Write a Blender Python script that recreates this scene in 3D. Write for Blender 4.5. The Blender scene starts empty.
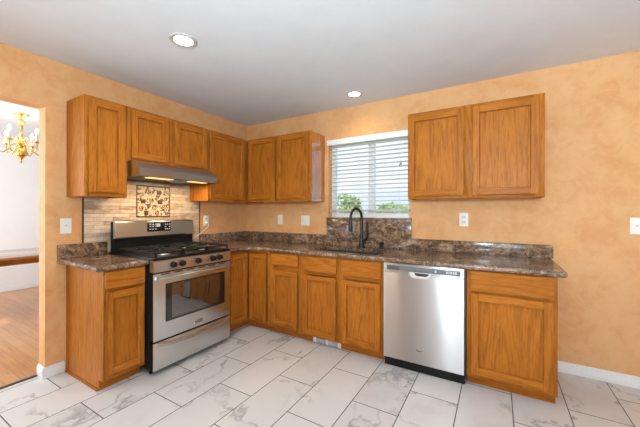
import bpy, bmesh, math, random
from mathutils import Vector, Matrix
random.seed(7)
S = bpy.context.scene
COL = S.collection
PI = math.pi

# ------------------------------------------------------------------ camera
YAW, ROLL = 0.5331, 0.0020
cam_d = bpy.data.cameras.new('camera')
cam_d.sensor_width = 36.0
cam_d.lens = 300.34 / 640 * 36.0
cam_d.shift_y = -1.65 / 640
cam_d.clip_start = 0.05
cam_d.clip_end = 200
cam = bpy.data.objects.new('camera', cam_d)
COL.objects.link(cam)
sy, cy = math.sin(YAW), math.cos(YAW)
R0, F0, U0 = Vector((cy, sy, 0)), Vector((-sy, cy, 0)), Vector((0, 0, 1))
cr, sr = math.cos(ROLL), math.sin(ROLL)
X, Y, Z = R0 * cr + U0 * sr, -R0 * sr + U0 * cr, -F0
cam.matrix_world = Matrix(((X.x, Y.x, Z.x, 2.9727), (X.y, Y.y, Z.y, -3.0512), (X.z, Y.z, Z.z, 1.2752), (0, 0, 0, 1)))
S.camera = cam

# ------------------------------------------------------------------ world, lights, exposure
S.view_settings.view_transform = 'Standard'
S.view_settings.look = 'None'
S.view_settings.gamma = 1.0
S.view_settings.use_curve_mapping = False
S.view_settings.exposure = 0.10

w = bpy.data.worlds.new('sky')
S.world = w
w.use_nodes = True
wn = w.node_tree
wn.nodes.clear()
tc = wn.nodes.new('ShaderNodeTexCoord')
sep = wn.nodes.new('ShaderNodeSeparateXYZ')
rmp = wn.nodes.new('ShaderNodeValToRGB')
nz = wn.nodes.new('ShaderNodeTexNoise')
nz.inputs['Scale'].default_value = 3.0
nz.inputs['Detail'].default_value = 4.0
mx = wn.nodes.new('ShaderNodeMix')
mx.data_type = 'RGBA'
bg = wn.nodes.new('ShaderNodeBackground')
out = wn.nodes.new('ShaderNodeOutputWorld')
wn.links.new(tc.outputs['Generated'], sep.inputs[0])
wn.links.new(sep.outputs['Z'], rmp.inputs[0])
rmp.color_ramp.elements[0].position = 0.0
rmp.color_ramp.elements[0].color = (0.56, 0.70, 0.96, 1)
rmp.color_ramp.elements[1].position = 0.6
rmp.color_ramp.elements[1].color = (0.36, 0.56, 1.0, 1)
wn.links.new(tc.outputs['Generated'], nz.inputs['Vector'])
cl = wn.nodes.new('ShaderNodeMapRange')
cl.inputs['From Min'].default_value = 0.5
cl.inputs['From Max'].default_value = 0.65
wn.links.new(nz.outputs[0], cl.inputs[0])
wn.links.new(cl.outputs[0], mx.inputs[0])
wn.links.new(rmp.outputs[0], mx.inputs[6])
mx.inputs[7].default_value = (0.84, 0.89, 0.96, 1)
wn.links.new(mx.outputs[2], bg.inputs['Color'])
bg.inputs['Strength'].default_value = 1.2
wn.links.new(bg.outputs[0], out.inputs[0])


def lamp(name, kind, loc, energy, color=(1, 1, 1), rot=(0, 0, 0), size=None, size_y=None, spread=None, soft=None, blend=None, cone=None):
    d = bpy.data.lights.new(name, kind)
    d.energy = energy
    d.color = color
    if kind == 'AREA':
        d.shape = 'RECTANGLE' if size_y else 'DISK'
        d.size = size
        if size_y:
            d.size_y = size_y
        if spread:
            d.spread = spread
    if kind in ('POINT', 'SPOT') and soft:
        d.shadow_soft_size = soft
    if kind == 'SPOT':
        d.spot_size, d.spot_blend = cone, blend
    o = bpy.data.objects.new(name, d)
    o.location, o.rotation_euler = loc, rot
    COL.objects.link(o)
    return o


sun = lamp('sun', 'SUN', (0, 0, 8), 3.2, (1.0, 0.95, 0.86), (math.radians(48), 0, math.radians(28)))
sun.data.angle = 0.02
# fill lamps added as daylight, set in made-up window openings out of view
lamp('added_rear_fill', 'AREA', (3.85, -5.06, 1.5), 50, (0.84, 0.93, 1.0), (PI / 2, 0, 0), 1.9, 1.25)
lamp('added_dining_fill', 'AREA', (-2.0, -3.93, 1.35), 105, (0.84, 0.94, 1.0), (PI / 2, 0, 0), 2.6, 1.8)

# the photographer's flash, bounced off the ceiling behind the camera
lamp('bounce_flash', 'AREA', (2.92, -3.7, 1.6), 122, (0.72, 0.89, 1.0), Vector((-0.04, 0.42, 0.90)).to_track_quat('-Z', 'Y').to_euler(), 0.42, 0.42)

# ------------------------------------------------------------------ node helpers


class Mat:
    def __init__(self, name):
        self.m = bpy.data.materials.new(name)
        self.m.use_nodes = True
        self.t = self.m.node_tree
        self.bsdf = self.t.nodes['Principled BSDF']

    def n(self, typ, ins=None, **props):
        nd = self.t.nodes.new('ShaderNode' + typ)
        for k, v in props.items():
            setattr(nd, k, v)
        for k, v in (ins or {}).items():
            self.set(nd.inputs[k], v)
        return nd

    def set(self, sock, v):
        if isinstance(v, bpy.types.NodeSocket):
            self.t.links.new(v, sock)
        else:
            if isinstance(v, (tuple, list)) and sock.type == 'RGBA' and len(v) == 3:
                v = (*v, 1)
            sock.default_value = v

    def math(self, op, a, b=0.0, c=None):
        nd = self.n('Math', {0: a, 1: b}, operation=op)
        if c is not None:
            self.set(nd.inputs[2], c)
        return nd.outputs[0]

    def vec(self, op, a, b):
        return self.n('VectorMath', {0: a, 1: b}, operation=op).outputs[0]

    def mix(self, f, a, b, blend='MIX'):
        nd = self.n('Mix', data_type='RGBA', blend_type=blend)
        self.set(nd.inputs[0], f)
        self.set(nd.inputs[6], a)
        self.set(nd.inputs[7], b)
        return nd.outputs[2]

    def noise(self, v, scale, detail=3.0, rough=0.55, dist=0.0, color=False):
        nd = self.n('TexNoise', {'Vector': v, 'Scale': scale, 'Detail': detail, 'Roughness': rough, 'Distortion': dist})
        return nd.outputs[1 if color else 0]

    def ramp(self, f, stops, interp='LINEAR'):
        nd = self.n('ValToRGB', {0: f})
        r = nd.color_ramp
        r.interpolation = interp
        while len(r.elements) < len(stops):
            r.elements.new(0.5)
        for e, (p, c) in zip(r.elements, stops):
            e.position = p
            e.color = (*c, 1) if len(c) == 3 else c
        return nd.outputs[0]

    def rng(self, f, a, b, c=0.0, d=1.0):
        return self.n('MapRange', {0: f, 1: a, 2: b, 3: c, 4: d}).outputs[0]

    def obj(self):
        return self.n('TexCoord').outputs['Object']

    def p(self, **kw):
        for k, v in kw.items():
            self.set(self.bsdf.inputs[k.replace('_', ' ')], v)
        return self

    def bump(self, h, strength, dist=0.002):
        b = self.n('Bump', {'Height': h, 'Strength': strength, 'Distance': dist})
        self.t.links.new(b.outputs[0], self.bsdf.inputs['Normal'])


def simple(name, col, rough=0.5, metal=0.0, **kw):
    m = Mat(name)
    m.p(Base_Color=col, Roughness=rough, Metallic=metal, **kw)
    return m.m


def oak(name, axis, tone=1.0):
    m = Mat(name)
    info = m.n('ObjectInfo').outputs['Random']
    off = m.n('CombineXYZ', {0: m.math('MULTIPLY', info, 17.3), 1: m.math('MULTIPLY', info, 9.1), 2: m.math('MULTIPLY', info, 5.7)}).outputs[0]
    v = m.vec('ADD', m.obj(), off)
    sc = {'x': (0.06, 1, 1), 'y': (1, 0.06, 1), 'z': (1, 1, 0.06)}[axis]
    sc2 = {'x': (0.075, 1, 1), 'y': (1, 0.075, 1), 'z': (1, 1, 0.075)}[axis]
    fine = m.noise(m.vec('MULTIPLY', v, sc), 150, 4, 0.72)
    mid = m.noise(m.vec('MULTIPLY', v, sc), 46, 3, 0.65)
    lobe = m.noise(m.vec('MULTIPLY', v, sc2), 6.0, 1.0, 0.4, 0.1)
    ring = m.math('SINE', m.math('MULTIPLY', lobe, 100.0))
    ring = m.math('POWER', m.rng(ring, -0.6, 1.0), 1.6)
    base = m.ramp(m.noise(v, 1.7, 2), [(0.3, (0.41 * tone, 0.135 * tone, 0.015 * tone)), (0.7, (0.49 * tone, 0.170 * tone, 0.022 * tone))])
    dark = (0.17 * tone, 0.045 * tone, 0.005 * tone)
    f1 = m.math('MULTIPLY', ring, m.rng(mid, 0.36, 0.62, 0.10, 0.95))
    c = m.mix(m.math('MULTIPLY', f1, 0.58), base, dark)
    c = m.mix(m.math('MULTIPLY', m.rng(fine, 0.48, 0.66), 0.60), c, dark)
    m.p(Base_Color=c, Roughness=m.rng(fine, 0.3, 0.7, 0.34, 0.46), Coat_Roughness=0.14, Specular_IOR_Level=0.12)
    m.bump(fine, 0.08, 0.001)
    return m.m


def wall_paint():
    m = Mat('sponged_peach_paint')
    v = m.obj()
    a = m.noise(v, 2.3, 5, 0.6, 0.8)
    b = m.noise(m.vec('ADD', v, (3.1, 7.7, 1.3)), 9.0, 6, 0.7, 0.5)
    c = m.ramp(a, [(0.32, (0.645, 0.325, 0.128)), (0.5, (0.69, 0.372, 0.160)), (0.68, (0.72, 0.415, 0.195))])
    c = m.mix(m.math('MULTIPLY', m.rng(b, 0.42, 0.68), 0.5), c, (0.735, 0.44, 0.215))
    c = m.mix(m.math('MULTIPLY', m.rng(b, 0.52, 0.30), 0.40), c, (0.61, 0.27, 0.105))
    m.p(Base_Color=c, Roughness=0.6, Specular_IOR_Level=0.2)
    m.bump(b, 0.05, 0.002)
    return m.m


def floor_tile():
    m = Mat('marble_floor_tile')
    s = m.n('SeparateXYZ', {0: m.obj()})
    x = m.math('DIVIDE', m.math('SUBTRACT', s.outputs[0], 0.89), 0.31)
    row = m.math('FLOOR', x)
    fx = m.math('FRACT', x)
    par = m.math('FLOORED_MODULO', row, 2.0)
    y = m.math('ADD', m.math('DIVIDE', m.math('ADD', s.outputs[1], 1.19), 0.63), m.math('MULTIPLY', par, 0.5))
    col = m.math('FLOOR', y)
    fy = m.math('FRACT', y)
    ex = m.math('MULTIPLY', m.math('MINIMUM', fx, m.math('SUBTRACT', 1.0, fx)), 0.31)
    ey = m.math('MULTIPLY', m.math('MINIMUM', fy, m.math('SUBTRACT', 1.0, fy)), 0.63)
    e = m.math('MINIMUM', ex, ey)
    grout = m.math('LESS_THAN', e, 0.0030)
    cell = m.n('CombineXYZ', {0: row, 1: col, 2: 0.0}).outputs[0]
    rnd = m.n('TexWhiteNoise', {'Vector': cell}, noise_dimensions='3D')
    v = m.vec('ADD', m.obj(), m.vec('MULTIPLY', rnd.outputs[1], (40, 40, 40)))
    warp = m.noise(v, 3.0, 4, 0.6, 0, True)
    vv = m.vec('ADD', m.vec('MULTIPLY', v, (1.0, 0.75, 1)), m.vec('MULTIPLY', warp, (0.55, 0.55, 0.55)))
    n1 = m.noise(vv, 1.8, 3, 0.5, 0.2)
    vein = m.rng(m.math('ABSOLUTE', m.math('SUBTRACT', n1, 0.5)), 0.0, 0.022, 1.0, 0.0)
    mask = m.rng(m.noise(v, 2.6, 2), 0.44, 0.60)
    vein = m.math('MULTIPLY', vein, mask)
    cloud = m.rng(m.noise(vv, 2.4, 5, 0.65, 0.5), 0.52, 0.78)
    c = m.mix(m.math('MULTIPLY', cloud, 0.45), (0.66, 0.63, 0.60), (0.42, 0.395, 0.37))
    c = m.mix(m.math('MULTIPLY', vein, 0.72), c, (0.22, 0.205, 0.19))
    tint = m.rng(rnd.outputs[0], 0, 1, 0.93, 1.04)
    c = m.mix(1.0, c, m.n('CombineXYZ', {0: tint, 1: tint, 2: tint}).outputs[0], 'MULTIPLY')
    c = m.mix(grout, c, (0.085, 0.08, 0.075))
    m.p(Base_Color=c, Roughness=m.mix(grout, (0.30, 0.30, 0.30), (0.9, 0.9, 0.9)))
    m.bump(m.rng(e, 0.0, 0.004), 0.3, 0.002)
    return m.m


def granite():
    m = Mat('polished_brown_granite')
    v = m.obj()
    wv = m.vec('ADD', v, m.vec('MULTIPLY', m.noise(v, 4, 3, 0.5, 0, True), (0.22, 0.22, 0.22)))
    a = m.noise(m.vec('MULTIPLY', wv, (1.0, 1.0, 1.6)), 7, 7, 0.72, 1.5)
    c = m.ramp(a, [(0.32, (0.035, 0.024, 0.018)), (0.43, (0.085, 0.055, 0.038)), (0.51, (0.15, 0.102, 0.074)), (0.58, (0.225, 0.165, 0.125)), (0.70, (0.44, 0.36, 0.275))])
    b = m.noise(v, 48, 3, 0.6)
    c = m.mix(m.math('MULTIPLY', m.rng(b, 0.55, 0.70), 0.50), c, (0.50, 0.395, 0.29))
    d = m.noise(m.vec('ADD', v, (5, 5, 5)), 38, 3, 0.6)
    c = m.mix(m.math('MULTIPLY', m.rng(d, 0.56, 0.68), 0.7), c, (0.025, 0.017, 0.013))
    e = m.noise(m.vec('ADD', v, (9, 2, 5)), 13, 4, 0.65, 1.0)
    c = m.mix(m.math('MULTIPLY', m.rng(e, 0.57, 0.70), 0.6), c, (0.30, 0.20, 0.085))
    c = m.mix(1.0, c, (1.26, 1.12, 0.99), 'MULTIPLY')
    m.p(Base_Color=c, Roughness=0.13, Specular_IOR_Level=0.42)
    return m.m


def steel(name, axis, col=(0.66, 0.70, 0.72), rough=0.28, along=(0, 0, 1), aniso=0.7):
    m = Mat(name)
    sc = {'x': (0.01, 1, 1), 'y': (1, 0.01, 1), 'z': (1, 1, 0.01)}[axis]
    n = m.noise(m.vec('MULTIPLY', m.obj(), sc), 300, 3, 0.6)
    m.p(Base_Color=col, Metallic=1.0, Roughness=m.rng(n, 0.3, 0.7, rough - 0.006, rough + 0.010), Anisotropic=aniso,
        Tangent=m.n('CombineXYZ', {0: along[0], 1: along[1], 2: along[2]}).outputs[0])
    return m.m


def stack_stone():
    m = Mat('travertine_strip_tile')
    s = m.n('SeparateXYZ', {0: m.obj()})
    uv = m.n('CombineXYZ', {0: s.outputs[1], 1: s.outputs[2], 2: 0.0}).outputs[0]
    uv = m.vec('ADD', uv, (0, 0.011, 0))
    br = m.n('TexBrick', {'Vector': uv, 'Color1': (0.0, 0.0, 0.0), 'Color2': (1.0, 1.0, 1.0), 'Mortar': (0.5, 0.5, 0.5), 'Scale': 1.0,
                          'Mortar Size': 0.0012, 'Mortar Smooth': 0.2, 'Bias': 0.0, 'Brick Width': 0.21, 'Row Height': 0.034}, offset=0.37, offset_frequency=2, squash=0.7, squash_frequency=3)
    t = m.n('SeparateColor', {0: br.outputs[0]}).outputs[0]
    nn = m.noise(m.vec('MULTIPLY', m.obj(), (1, 0.35, 1)), 45, 4, 0.6)
    t2 = m.math('ADD', m.math('MULTIPLY', t, 0.6), m.rng(nn, 0.3, 0.7, 0.0, 0.5))
    c = m.ramp(t2, [(0.0, (0.24, 0.150, 0.092)), (0.28, (0.42, 0.295, 0.195)), (0.6, (0.57, 0.43, 0.30)), (1.0, (0.68, 0.55, 0.41))])
    c = m.mix(br.outputs[1], c, (0.25, 0.18, 0.12))
    m.p(Base_Color=c, Roughness=0.5)
    m.bump(m.math('SUBTRACT', m.math('ADD', t, nn), m.math('MULTIPLY', br.outputs[1], 1.2)), 0.6, 0.004)
    return m.m


def mosaic():
    m = Mat('tumbled_mosaic_tile')
    s = m.n('SeparateXYZ', {0: m.obj()})
    uv = m.n('CombineXYZ', {0: s.outputs[1], 1: s.outputs[2], 2: 0.0}).outputs[0]
    vo = m.n('TexVoronoi', {'Vector': uv, 'Scale': 58.0, 'Randomness': 0.9}, feature='F1')
    ed = m.n('TexVoronoi', {'Vector': uv, 'Scale': 58.0, 'Randomness': 0.9}, feature='DISTANCE_TO_EDGE')
    t = m.n('SeparateColor', {0: vo.outputs['Color']}).outputs[0]
    c = m.ramp(t, [(0.0, (0.58, 0.44, 0.27)), (0.5, (0.68, 0.54, 0.36)), (0.78, (0.55, 0.41, 0.24)), (0.80, (0.10, 0.06, 0.035)), (1.0, (0.16, 0.10, 0.06))])
    c = m.mix(m.math('LESS_THAN', ed.outputs['Distance'], 0.045), c, (0.24, 0.165, 0.09))
    m.p(Base_Color=c, Roughness=0.45)
    return m.m


def planks():
    m = Mat('oak_plank_floor')
    s = m.n('SeparateXYZ', {0: m.obj()})
    uv = m.n('CombineXYZ', {0: s.outputs[0], 1: s.outputs[1], 2: 0.0}).outputs[0]
    br = m.n('TexBrick', {'Vector': uv, 'Color1': (0.0, 0.0, 0.0), 'Color2': (1.0, 1.0, 1.0), 'Mortar': (0, 0, 0), 'Scale': 1.0, 'Mortar Size': 0.0008,
                          'Brick Width': 0.9, 'Row Height': 0.083}, offset=0.37, offset_frequency=2)
    t = m.n('SeparateColor', {0: br.outputs[0]}).outputs[0]
    g = m.noise(m.vec('MULTIPLY', m.vec('ADD', m.obj(), m.n('CombineXYZ', {0: m.math('MULTIPLY', t, 9.0), 1: 0.0, 2: 0.0}).outputs[0]), (0.06, 1, 1)), 55, 3, 0.6)
    c = m.mix(m.rng(g, 0.35, 0.7), (0.56, 0.27, 0.105), (0.42, 0.175, 0.06))
    c = m.mix(m.math('MULTIPLY', t, 0.45), c, (0.66, 0.36, 0.165))
    c = m.mix(br.outputs[1], c, (0.20, 0.08, 0.03))
    m.p(Base_Color=c, Roughness=0.32, Coat_Weight=0.2, Coat_Roughness=0.15)
    return m.m


def noisy(name, a, b, scale, rough):
    m = Mat(name)
    m.p(Base_Color=m.mix(m.rng(m.noise(m.obj(), scale, 4), 0.3, 0.7), a, b), Roughness=rough)
    return m.m


def glow(name, col, strength, base=(0.9, 0.9, 0.9)):
    m = Mat(name)
    m.p(Base_Color=base, Emission_Color=col, Emission_Strength=strength, Roughness=0.4)
    return m.m


def pane_glass():
    m = Mat('clear_window_glass')
    nt = m.t
    tr = m.n('BsdfTransparent', {0: (0.97, 0.985, 0.98)})
    gl = m.n('BsdfGlossy', {'Roughness': 0.02})
    fr = m.n('Fresnel', {'IOR': 1.45})
    mixs = m.n('MixShader', {0: fr.outputs[0], 1: tr.outputs[0], 2: gl.outputs[0]})
    nt.links.new(mixs.outputs[0], nt.nodes['Material Output'].inputs[0])
    return m.m


OZ, OX, OY = oak('oak_grain_upright', 'z'), oak('oak_grain_across_x', 'x'), oak('oak_grain_across_y', 'y')
M_WALL, M_TILE, M_GRAN = wall_paint(), floor_tile(), granite()
ST_X, ST_Y, ST_Z = steel('brushed_steel_x', 'x'), steel('brushed_steel_y', 'y'), steel('brushed_steel_z', 'z')
ST_HOOD = steel('cool_grey_hood_steel', 'y', (0.50, 0.53, 0.57), 0.30)
ST_DW = steel('brushed_steel_dishwasher', 'z', (0.62, 0.61, 0.605), 0.36, (0, 0, 1), 1.0)
M_STONE, M_MOSAIC, M_PLANK = stack_stone(), mosaic(), planks()
M_CEIL = noisy('flat_ceiling_paint', (0.68, 0.705, 0.73), (0.71, 0.735, 0.76), 6, 0.85)
M_WHITEWALL = noisy('white_wall_paint', (0.80, 0.79, 0.78), (0.82, 0.81, 0.80), 5, 0.7)
M_TRIM = noisy('white_gloss_trim', (0.80, 0.80, 0.79), (0.83, 0.83, 0.82), 9, 0.35)
M_VINYL = noisy('white_vinyl', (0.82, 0.83, 0.83), (0.85, 0.86, 0.86), 9, 0.35)
M_PLATE = noisy('ivory_plastic', (0.80, 0.78, 0.72), (0.83, 0.81, 0.75), 20, 0.35)
M_SOCK = simple('darker_ivory_plastic', (0.66, 0.65, 0.61), 0.4)  # slightly darker ivory for sockets and toggles
M_DARK = simple('dark_slot', (0.02, 0.02, 0.02), 0.6)
M_ENAMEL = noisy('black_enamel', (0.007, 0.007, 0.0075), (0.010, 0.010, 0.011), 30, 0.40)
for _m in (M_ENAMEL,):
    _m.node_tree.nodes['Principled BSDF'].inputs['Specular IOR Level'].default_value = 0.22
M_IRON = noisy('cast_iron', (0.010, 0.0095, 0.009), (0.020, 0.018, 0.016), 60, 0.7)
M_IRON.node_tree.nodes['Principled BSDF'].inputs['Specular IOR Level'].default_value = 0.2
M_BLACKGLASS = simple('black_oven_glass', (0.012, 0.012, 0.013), 0.05, 0.0, Specular_IOR_Level=0.7)
M_TINTGLASS = simple('tinted_oven_glass', (0.022, 0.017, 0.012), 0.04, 0.0, Specular_IOR_Level=1.0, IOR=1.9)
M_BLACKPL = simple('black_plastic', (0.009, 0.009, 0.010), 0.5, 0.0, Specular_IOR_Level=0.25)
M_GREYPL = simple('grey_plastic', (0.14, 0.145, 0.15), 0.4)
M_MARK = simple('pale_marking', (0.55, 0.57, 0.58), 0.5)
M_LIP = simple('satin_metal_lip', (0.80, 0.79, 0.78), 0.38, 0.6)
M_CHROME = simple('polished_chrome', (0.75, 0.75, 0.75), 0.15, 1.0)
M_BRONZE = noisy('oil_rubbed_bronze', (0.008, 0.007, 0.006), (0.015, 0.012, 0.010), 40, 0.42)
M_BRASS = simple('polished_brass', (0.85, 0.58, 0.20), 0.22, 1.0)
M_SINK = noisy('dark_composite_sink', (0.03, 0.028, 0.027), (0.05, 0.047, 0.044), 80, 0.4)
M_CORD = simple('white_cord', (0.75, 0.72, 0.66), 0.45)
M_INSERT = noisy('dark_bronze_insert', (0.055, 0.030, 0.018), (0.11, 0.06, 0.035), 90, 0.35)
M_LAMINATE = oak('glossy_end_laminate', 'z')
_b = M_LAMINATE.node_tree.nodes['Principled BSDF']
_b.inputs['Coat Weight'].default_value, _b.inputs['Coat IOR'].default_value, _b.inputs['Coat Roughness'].default_value = 1.0, 2.2, 0.10
M_TBLWOOD = oak('varnished_table_wood', 'y', 0.62)
M_TBLTOP = Mat('glossy_table_top')
M_TBLTOP.p(Base_Color=(0.30, 0.15, 0.07), Roughness=0.18, Coat_Weight=1.0, Coat_Roughness=0.12)
M_TBLTOP = M_TBLTOP.m
M_BULB = glow('lit_bulb', (1.0, 0.93, 0.80), 7)
M_CAN = glow('lit_recessed_lens', (1.0, 0.96, 0.90), 12)
M_HOODLENS = glow('lit_hood_lens', (1.0, 0.62, 0.20), 1.1, (0.6, 0.45, 0.2))
M_LAWN = noisy('lawn_grass', (0.36, 0.46, 0.10), (0.46, 0.56, 0.15), 3, 0.9)
M_LEAF = noisy('green_leaves', (0.28, 0.38, 0.15), (0.46, 0.56, 0.28), 2.5, 0.6)
M_BARK = simple('brown_bark', (0.10, 0.07, 0.045), 0.8)
M_RAIL = simple('taupe_bottom_rail', (0.46, 0.45, 0.42), 0.5)
M_SLAT = simple('white_blind_slat', (0.80, 0.80, 0.79), 0.45)
M_EDGETRIM = simple('dark_edge_trim', (0.055, 0.035, 0.022), 0.5)  # dark finish of the tile edge trim and threshold strip

# ------------------------------------------------------------------ mesh helpers
LX = lambda u, w_, z: (w_, u, z)          # front facing +x (left wall): u = y, w = distance from the wall
BY = lambda u, w_, z: (u, -w_, z)         # front facing -y (back wall): u = x


def bm_new():
    return bmesh.new()


def box(bm, a, b, bev=0.0, seg=2):
    lo = [min(a[i], b[i]) for i in range(3)]
    hi = [max(a[i], b[i]) for i in range(3)]
    vs = [bm.verts.new((x, y, z)) for x in (lo[0], hi[0]) for y in (lo[1], hi[1]) for z in (lo[2], hi[2])]
    fs = [(0, 1, 3, 2), (4, 6, 7, 5), (0, 4, 5, 1), (2, 3, 7, 6), (0, 2, 6, 4), (1, 5, 7, 3)]
    faces = [bm.faces.new([vs[i] for i in f]) for f in fs]
    if bev:
        edges = list({e for f in faces for e in f.edges})
        bmesh.ops.bevel(bm, geom=edges, offset=bev, segments=seg, affect='EDGES', profile=0.5)


def fbox(bm, F, u0, u1, w0, w1, z0, z1, bev=0.0, seg=2):
    box(bm, F(u0, w0, z0), F(u1, w1, z1), bev, seg)


def poly_prism(bm, loop_a, loop_b):
    va = [bm.verts.new(p) for p in loop_a]
    vb = [bm.verts.new(p) for p in loop_b]
    n = len(va)
    bm.faces.new(va)
    bm.faces.new(vb[::-1])
    for i in range(n):
        bm.faces.new((va[i], vb[i], vb[(i + 1) % n], va[(i + 1) % n]))


def tube(bm, pts, r, seg=10, cap=True):
    pts = [Vector(p) for p in pts]
    rr = r if isinstance(r, (list, tuple)) else [r] * len(pts)
    rings = []
    up = None
    for i, p in enumerate(pts):
        t = (pts[min(i + 1, len(pts) - 1)] - pts[max(i - 1, 0)]).normalized()
        if up is None:
            up = t.orthogonal().normalized()
        else:
            up = (up - t * up.dot(t)).normalized()
        s = t.cross(up)
        rings.append([bm.verts.new(p + (up * math.cos(2 * PI * k / seg) + s * math.sin(2 * PI * k / seg)) * rr[i]) for k in range(seg)])
    for a, b in zip(rings, rings[1:]):
        for k in range(seg):
            bm.faces.new((a[k], a[(k + 1) % seg], b[(k + 1) % seg], b[k]))
    if cap:
        bm.faces.new(rings[0][::-1])
        bm.faces.new(rings[-1])


def lathe(bm, prof, c, seg=20, axis=(0, 0, 1)):
    ax = Vector(axis).normalized()
    e1 = ax.orthogonal().normalized()
    e2 = ax.cross(e1)
    c = Vector(c)
    rings = []
    for r, h in prof:
        if r < 1e-5:
            rings.append([bm.verts.new(c + ax * h)])
        else:
            rings.append([bm.verts.new(c + ax * h + (e1 * math.cos(2 * PI * k / seg) + e2 * math.sin(2 * PI * k / seg)) * r) for k in range(seg)])
    for a, b in zip(rings, rings[1:]):
        for k in range(seg):
            k2 = (k + 1) % seg
            f = [a[k % len(a)], a[k2 % len(a)], b[k2 % len(b)], b[k % len(b)]]
            f = list(dict.fromkeys(f))
            if len(f) > 2:
                bm.faces.new(f)
    for ring in (rings[0], rings[-1]):
        if len(ring) > 1:
            bm.faces.new(ring)


def sweep(bm, path, prof, z=0.0):
    """profile [(outward, z)] swept along a flat path of (x, y, nx, ny)"""
    rings = [[bm.verts.new((x + nx * o, y + ny * o, z + h)) for o, h in prof] for x, y, nx, ny in path]
    n = len(prof)
    for a, b in zip(rings, rings[1:]):
        for k in range(n):
            bm.faces.new((a[k], a[(k + 1) % n], b[(k + 1) % n], b[k]))
    bm.faces.new(rings[0][::-1])
    bm.faces.new(rings[-1])


def wloc(o):
    v = Vector((0, 0, 0))
    while o is not None:
        v += o.location
        o = o.parent
    return v


def obj(name, bm, mat, parent=None, angle=35):
    bmesh.ops.recalc_face_normals(bm, faces=bm.faces[:])
    me = bpy.data.meshes.new(name)
    if parent is not None:
        bmesh.ops.translate(bm, verts=bm.verts[:], vec=-wloc(parent))
    bm.to_mesh(me)
    bm.free()
    me.shade_smooth()
    me.set_sharp_from_angle(angle=math.radians(angle))
    me.materials.append(mat)
    o = bpy.data.objects.new(name, me)
    COL.objects.link(o)
    if parent is not None:
        o.parent = parent
    return o


def thing(name, label, cat, loc, group=None):
    o = bpy.data.objects.new(name, None)
    o.empty_display_size = 0.05
    o.location = loc
    COL.objects.link(o)
    o['label'], o['category'] = label, cat
    if group:
        o['group'] = group
    return o


def struct(name, bm, mat, parent=None):
    o = obj(name, bm, mat, parent)
    if parent is None:
        o['kind'] = 'structure'
    return o


def bx(name, a, b, mat, parent=None, bev=0.0):
    bm = bm_new()
    box(bm, a, b, bev)
    return obj(name, bm, mat, parent)


def dup(root, loc, label, group=None):
    r = root.copy()
    COL.objects.link(r)
    r.location = loc
    r['label'] = label
    if group:
        r['group'] = group
    for ch in list(root.children):
        c = ch.copy()
        COL.objects.link(c)
        c.parent = r
        for g in list(ch.children):
            d = g.copy()
            COL.objects.link(d)
            d.parent = c
    return r


# ------------------------------------------------------------------ setting
H = 2.45
XR, YR = 5.0, -5.1          # right and rear walls of the kitchen
WT = 0.118                  # thickness of the wall with the doorway
DY, DH = -2.143, 2.075      # right edge and head of the doorway
bm = bm_new(); box(bm, (-0.10, YR, -0.06), (XR, 0, 0)); struct('floor', bm, M_TILE)
bm = bm_new(); box(bm, (-0.02, YR, H), (XR + 0.2, 0.12, H + 0.12)); struct('ceiling', bm, M_CEIL)
bm = bm_new()
box(bm, (-WT, DY, 0), (0, 0.15, H))
box(bm, (-WT, -3.30, DH), (0, DY, H))
box(bm, (-WT, YR, 0), (0, -3.30, H))
struct('wall_left', bm, M_WALL)
WX0, WX1, WZ0, WZ1 = 1.285, 2.222, 1.212, 2.085
bm = bm_new()
box(bm, (0, 0, 0), (WX0, 0.15, H))
box(bm, (WX1, 0, 0), (XR, 0.15, H))
box(bm, (WX0, 0, 0), (WX1, 0.15, WZ0))
box(bm, (WX0, 0, WZ1), (WX1, 0.15, H))
struct('wall_back', bm, M_WALL)
bm = bm_new()
box(bm, (XR, YR, 0), (XR + 0.12, -3.6, H)); box(bm, (XR, -1.6, 0), (XR + 0.12, 0.15, H))
box(bm, (XR, -3.6, 2.1), (XR + 0.12, -1.6, H)); box(bm, (XR, -3.6, 0), (XR + 0.12, -1.6, 0.9))
struct('wall_right', bm, M_WALL)
bm = bm_new()
yr0, yr1 = YR - 0.12, YR
box(bm, (-WT, yr0, 0), (2.85, yr1, H)); box(bm, (4.85, yr0, 0), (XR + 0.12, yr1, H))
box(bm, (2.85, yr0, 2.25), (4.85, yr1, H)); box(bm, (2.85, yr0, 0), (4.85, yr1, 0.8))
struct('wall_rear', bm, M_WALL)
for nm, a, b in (('added_window_2', (2.85, yr0, 0.8), (4.85, yr1, 2.25)), ('added_window_3', (XR, -3.6, 0.9), (XR + 0.12, -1.6, 2.1))):  # unseen windows, added to let light into the room
    bm = bm_new()
    if nm == 'added_window_2':
        for x in (a[0], 3.82, b[0] - 0.06):
            box(bm, (x, a[1] + 0.02, a[2]), (x + 0.06, a[1] + 0.07, b[2]))
        for z in (a[2], b[2] - 0.06):
            box(bm, (a[0], a[1] + 0.02, z), (b[0], a[1] + 0.07, z + 0.06))
    else:
        for y in (a[1], -2.62, b[1] - 0.06):
            box(bm, (a[0] + 0.05, y, a[2]), (a[0] + 0.10, y + 0.06, b[2]))
        for z in (a[2], b[2] - 0.06):
            box(bm, (a[0] + 0.05, a[1], z), (a[0] + 0.10, b[1], z + 0.06))
    struct(nm, bm, M_VINYL)

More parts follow.
